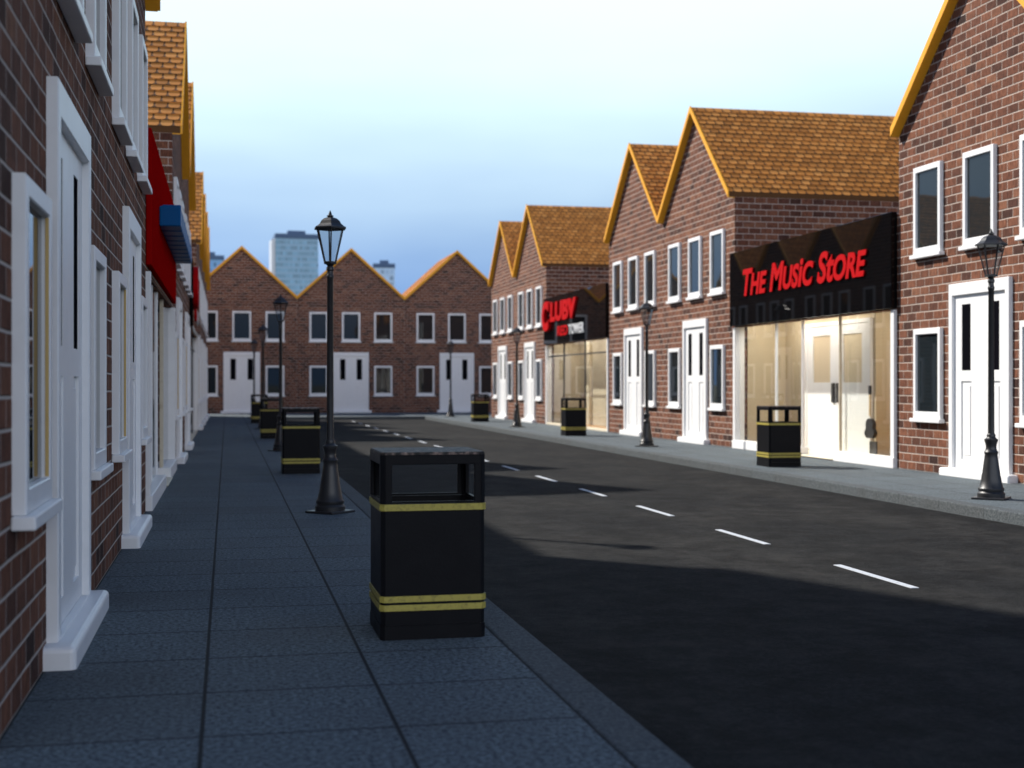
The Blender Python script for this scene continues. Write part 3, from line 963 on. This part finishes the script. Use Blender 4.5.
def tower(name, px, Z, w, d, h, rot, wall, lab):
    x, y = at(px, Z)
    root = empty(name, (x, y, -0.2), R(rot))
    bm = B(); bx(bm, -w / 2, w / 2, 0, d, 0, h)
    build('facade', bm, wall, root, uv=True)
    bm = B(); bx(bm, -w / 2 - .3, w / 2 + .3, -.3, d + .3, h + .02, h + 2.2, 0.1)
    build('parapet', bm, M['parapet'], root)
    bm = B(); bx(bm, -w * .2, w * .22, d * .3, d * .7, h + 2.25, h + 4.2, 0.1)
    build('plant_room', bm, M['parapet'], root)
    tag(root, lab, 'tower')
    return root

M['parapet'] = painted('dark_blue_grey_panel', (0.06, 0.11, 0.20), 0.6, 0.2, (0.07, 0.12, 0.2), 0.4)
M['tw1'] = tower_material('hazed_teal_curtain_wall', (0.30, 0.46, 0.58), (0.20, 0.38, 0.50), 1.1, 2.6)  # distance haze is put into the wall and glass colours
M['tw2'] = tower_material('hazed_blue_curtain_wall', (0.22, 0.42, 0.66), (0.14, 0.32, 0.56), 2.0, 3.4)  # haze blue mixed into both colours
M['tw3'] = tower_material('hazed_banded_facade', (0.50, 0.64, 0.78), (0.40, 0.56, 0.74), 2.4, 3.2)  # palest one, haze in the colour brings it near the sky
tower('office_tower', 297, 620, 19.5, 16, 68.5, 2, M['tw1'], 'teal glass office tower rising behind the first two end gables')
bm = B(); bx(bm, -11.6, -9.95, -0.4, 15.5, 0, 68)
tw = [o for o in bpy.data.objects if o.name == 'office_tower'][0]
build('pale_side_face', bm, M['silver'], tw)  # pale slab added to stand for the tower's lighter side face
tower('office_block', 208, 660, 15, 14, 62.5, 0, M['tw2'], 'blue office block peeping over the leftmost end gable')
tower('apartment_tower', 384, 700, 11, 12, 62, -6, M['tw3'], 'pale far apartment tower between the middle and right end gables')

# ------------------------------------------------------------------ light and sky
AZ_DX, AZ_DY = -1.0, 1.0            # toward the sun, horizontal
EL = 40.5
hl = math.hypot(AZ_DX, AZ_DY)
sun_dir = Vector((AZ_DX / hl * math.cos(R(EL)), AZ_DY / hl * math.cos(R(EL)), math.sin(R(EL))))
sl = bpy.data.lights.new('sun', 'SUN'); sl.energy = 5.0; sl.angle = R(1.5); sl.color = (1.0, 0.94, 0.86)
so = bpy.data.objects.new('sun', sl); COL.objects.link(so)
so.rotation_euler = (-sun_dir).to_track_quat('-Z', 'Y').to_euler(); so.location = (-20, 20, 30)

w = bpy.data.worlds.new('World'); scene.world = w; w.use_nodes = True
nt = w.node_tree; g = G(nt)
bg = nt.nodes['Background']
geo = g.n('ShaderNodeTexCoord').outputs['Generated']
x, y, z = g.sep(geo)
sky = g.n('ShaderNodeTexSky', sky_type='NISHITA')
sky.sun_disc = False; sky.sun_elevation = R(EL); sky.sun_rotation = math.atan2(sun_dir.x, sun_dir.y)
sky.altitude = 0; sky.air_density = 1.0; sky.dust_density = 0.0; sky.ozone_density = 5.0
# look a little higher into the sky so that the horizon stays clear blue
up = g.m('ADD', g.m('MULTIPLY', g.m('MAXIMUM', z, 0.0), 0.9), 0.42)
g.put(sky.inputs['Vector'], g.comb(x, y, up))
# thin layered cloud in a band above the horizon, shaped along the street for fill
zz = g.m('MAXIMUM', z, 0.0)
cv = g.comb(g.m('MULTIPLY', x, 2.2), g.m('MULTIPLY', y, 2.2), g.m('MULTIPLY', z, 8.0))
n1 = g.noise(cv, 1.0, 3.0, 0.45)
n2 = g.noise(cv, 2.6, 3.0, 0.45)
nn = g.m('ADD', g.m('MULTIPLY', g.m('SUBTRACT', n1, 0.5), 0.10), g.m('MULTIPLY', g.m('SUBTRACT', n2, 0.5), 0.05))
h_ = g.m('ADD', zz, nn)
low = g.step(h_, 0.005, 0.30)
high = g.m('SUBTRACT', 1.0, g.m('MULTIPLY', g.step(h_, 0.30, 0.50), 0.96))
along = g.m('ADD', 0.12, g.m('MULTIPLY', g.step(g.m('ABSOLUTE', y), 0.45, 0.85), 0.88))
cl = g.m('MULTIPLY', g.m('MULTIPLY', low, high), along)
cloud = g.mix(g.step(g.m('MULTIPLY', y, -1.0), 0.2, 0.8), C4((6.2, 7.9, 8.5)), C4((21.0, 22.0, 24.0)))  # second colour: unseen brighter cloud behind the camera, added to fill the end terrace
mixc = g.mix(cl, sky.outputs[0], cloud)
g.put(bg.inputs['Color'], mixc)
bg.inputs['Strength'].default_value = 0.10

# ------------------------------------------------------------------ camera
cam = bpy.data.cameras.new('camera'); co = bpy.data.objects.new('camera', cam); COL.objects.link(co)
co.location = (0, 0, 1.3); co.rotation_euler = (R(90), 0, -TH)
cam.sensor_width = 36; cam.lens = F / 1024 * 36
cam.clip_start = 0.05; cam.clip_end = 4000
cam.dof.use_dof = True; cam.dof.focus_distance = 9.6; cam.dof.aperture_fstop = 2.05
scene.camera = co
vs = scene.view_settings
vs.view_transform = 'Standard'; vs.look = 'None'; vs.gamma = 1.0; vs.exposure = 0.65; vs.use_curve_mapping = False
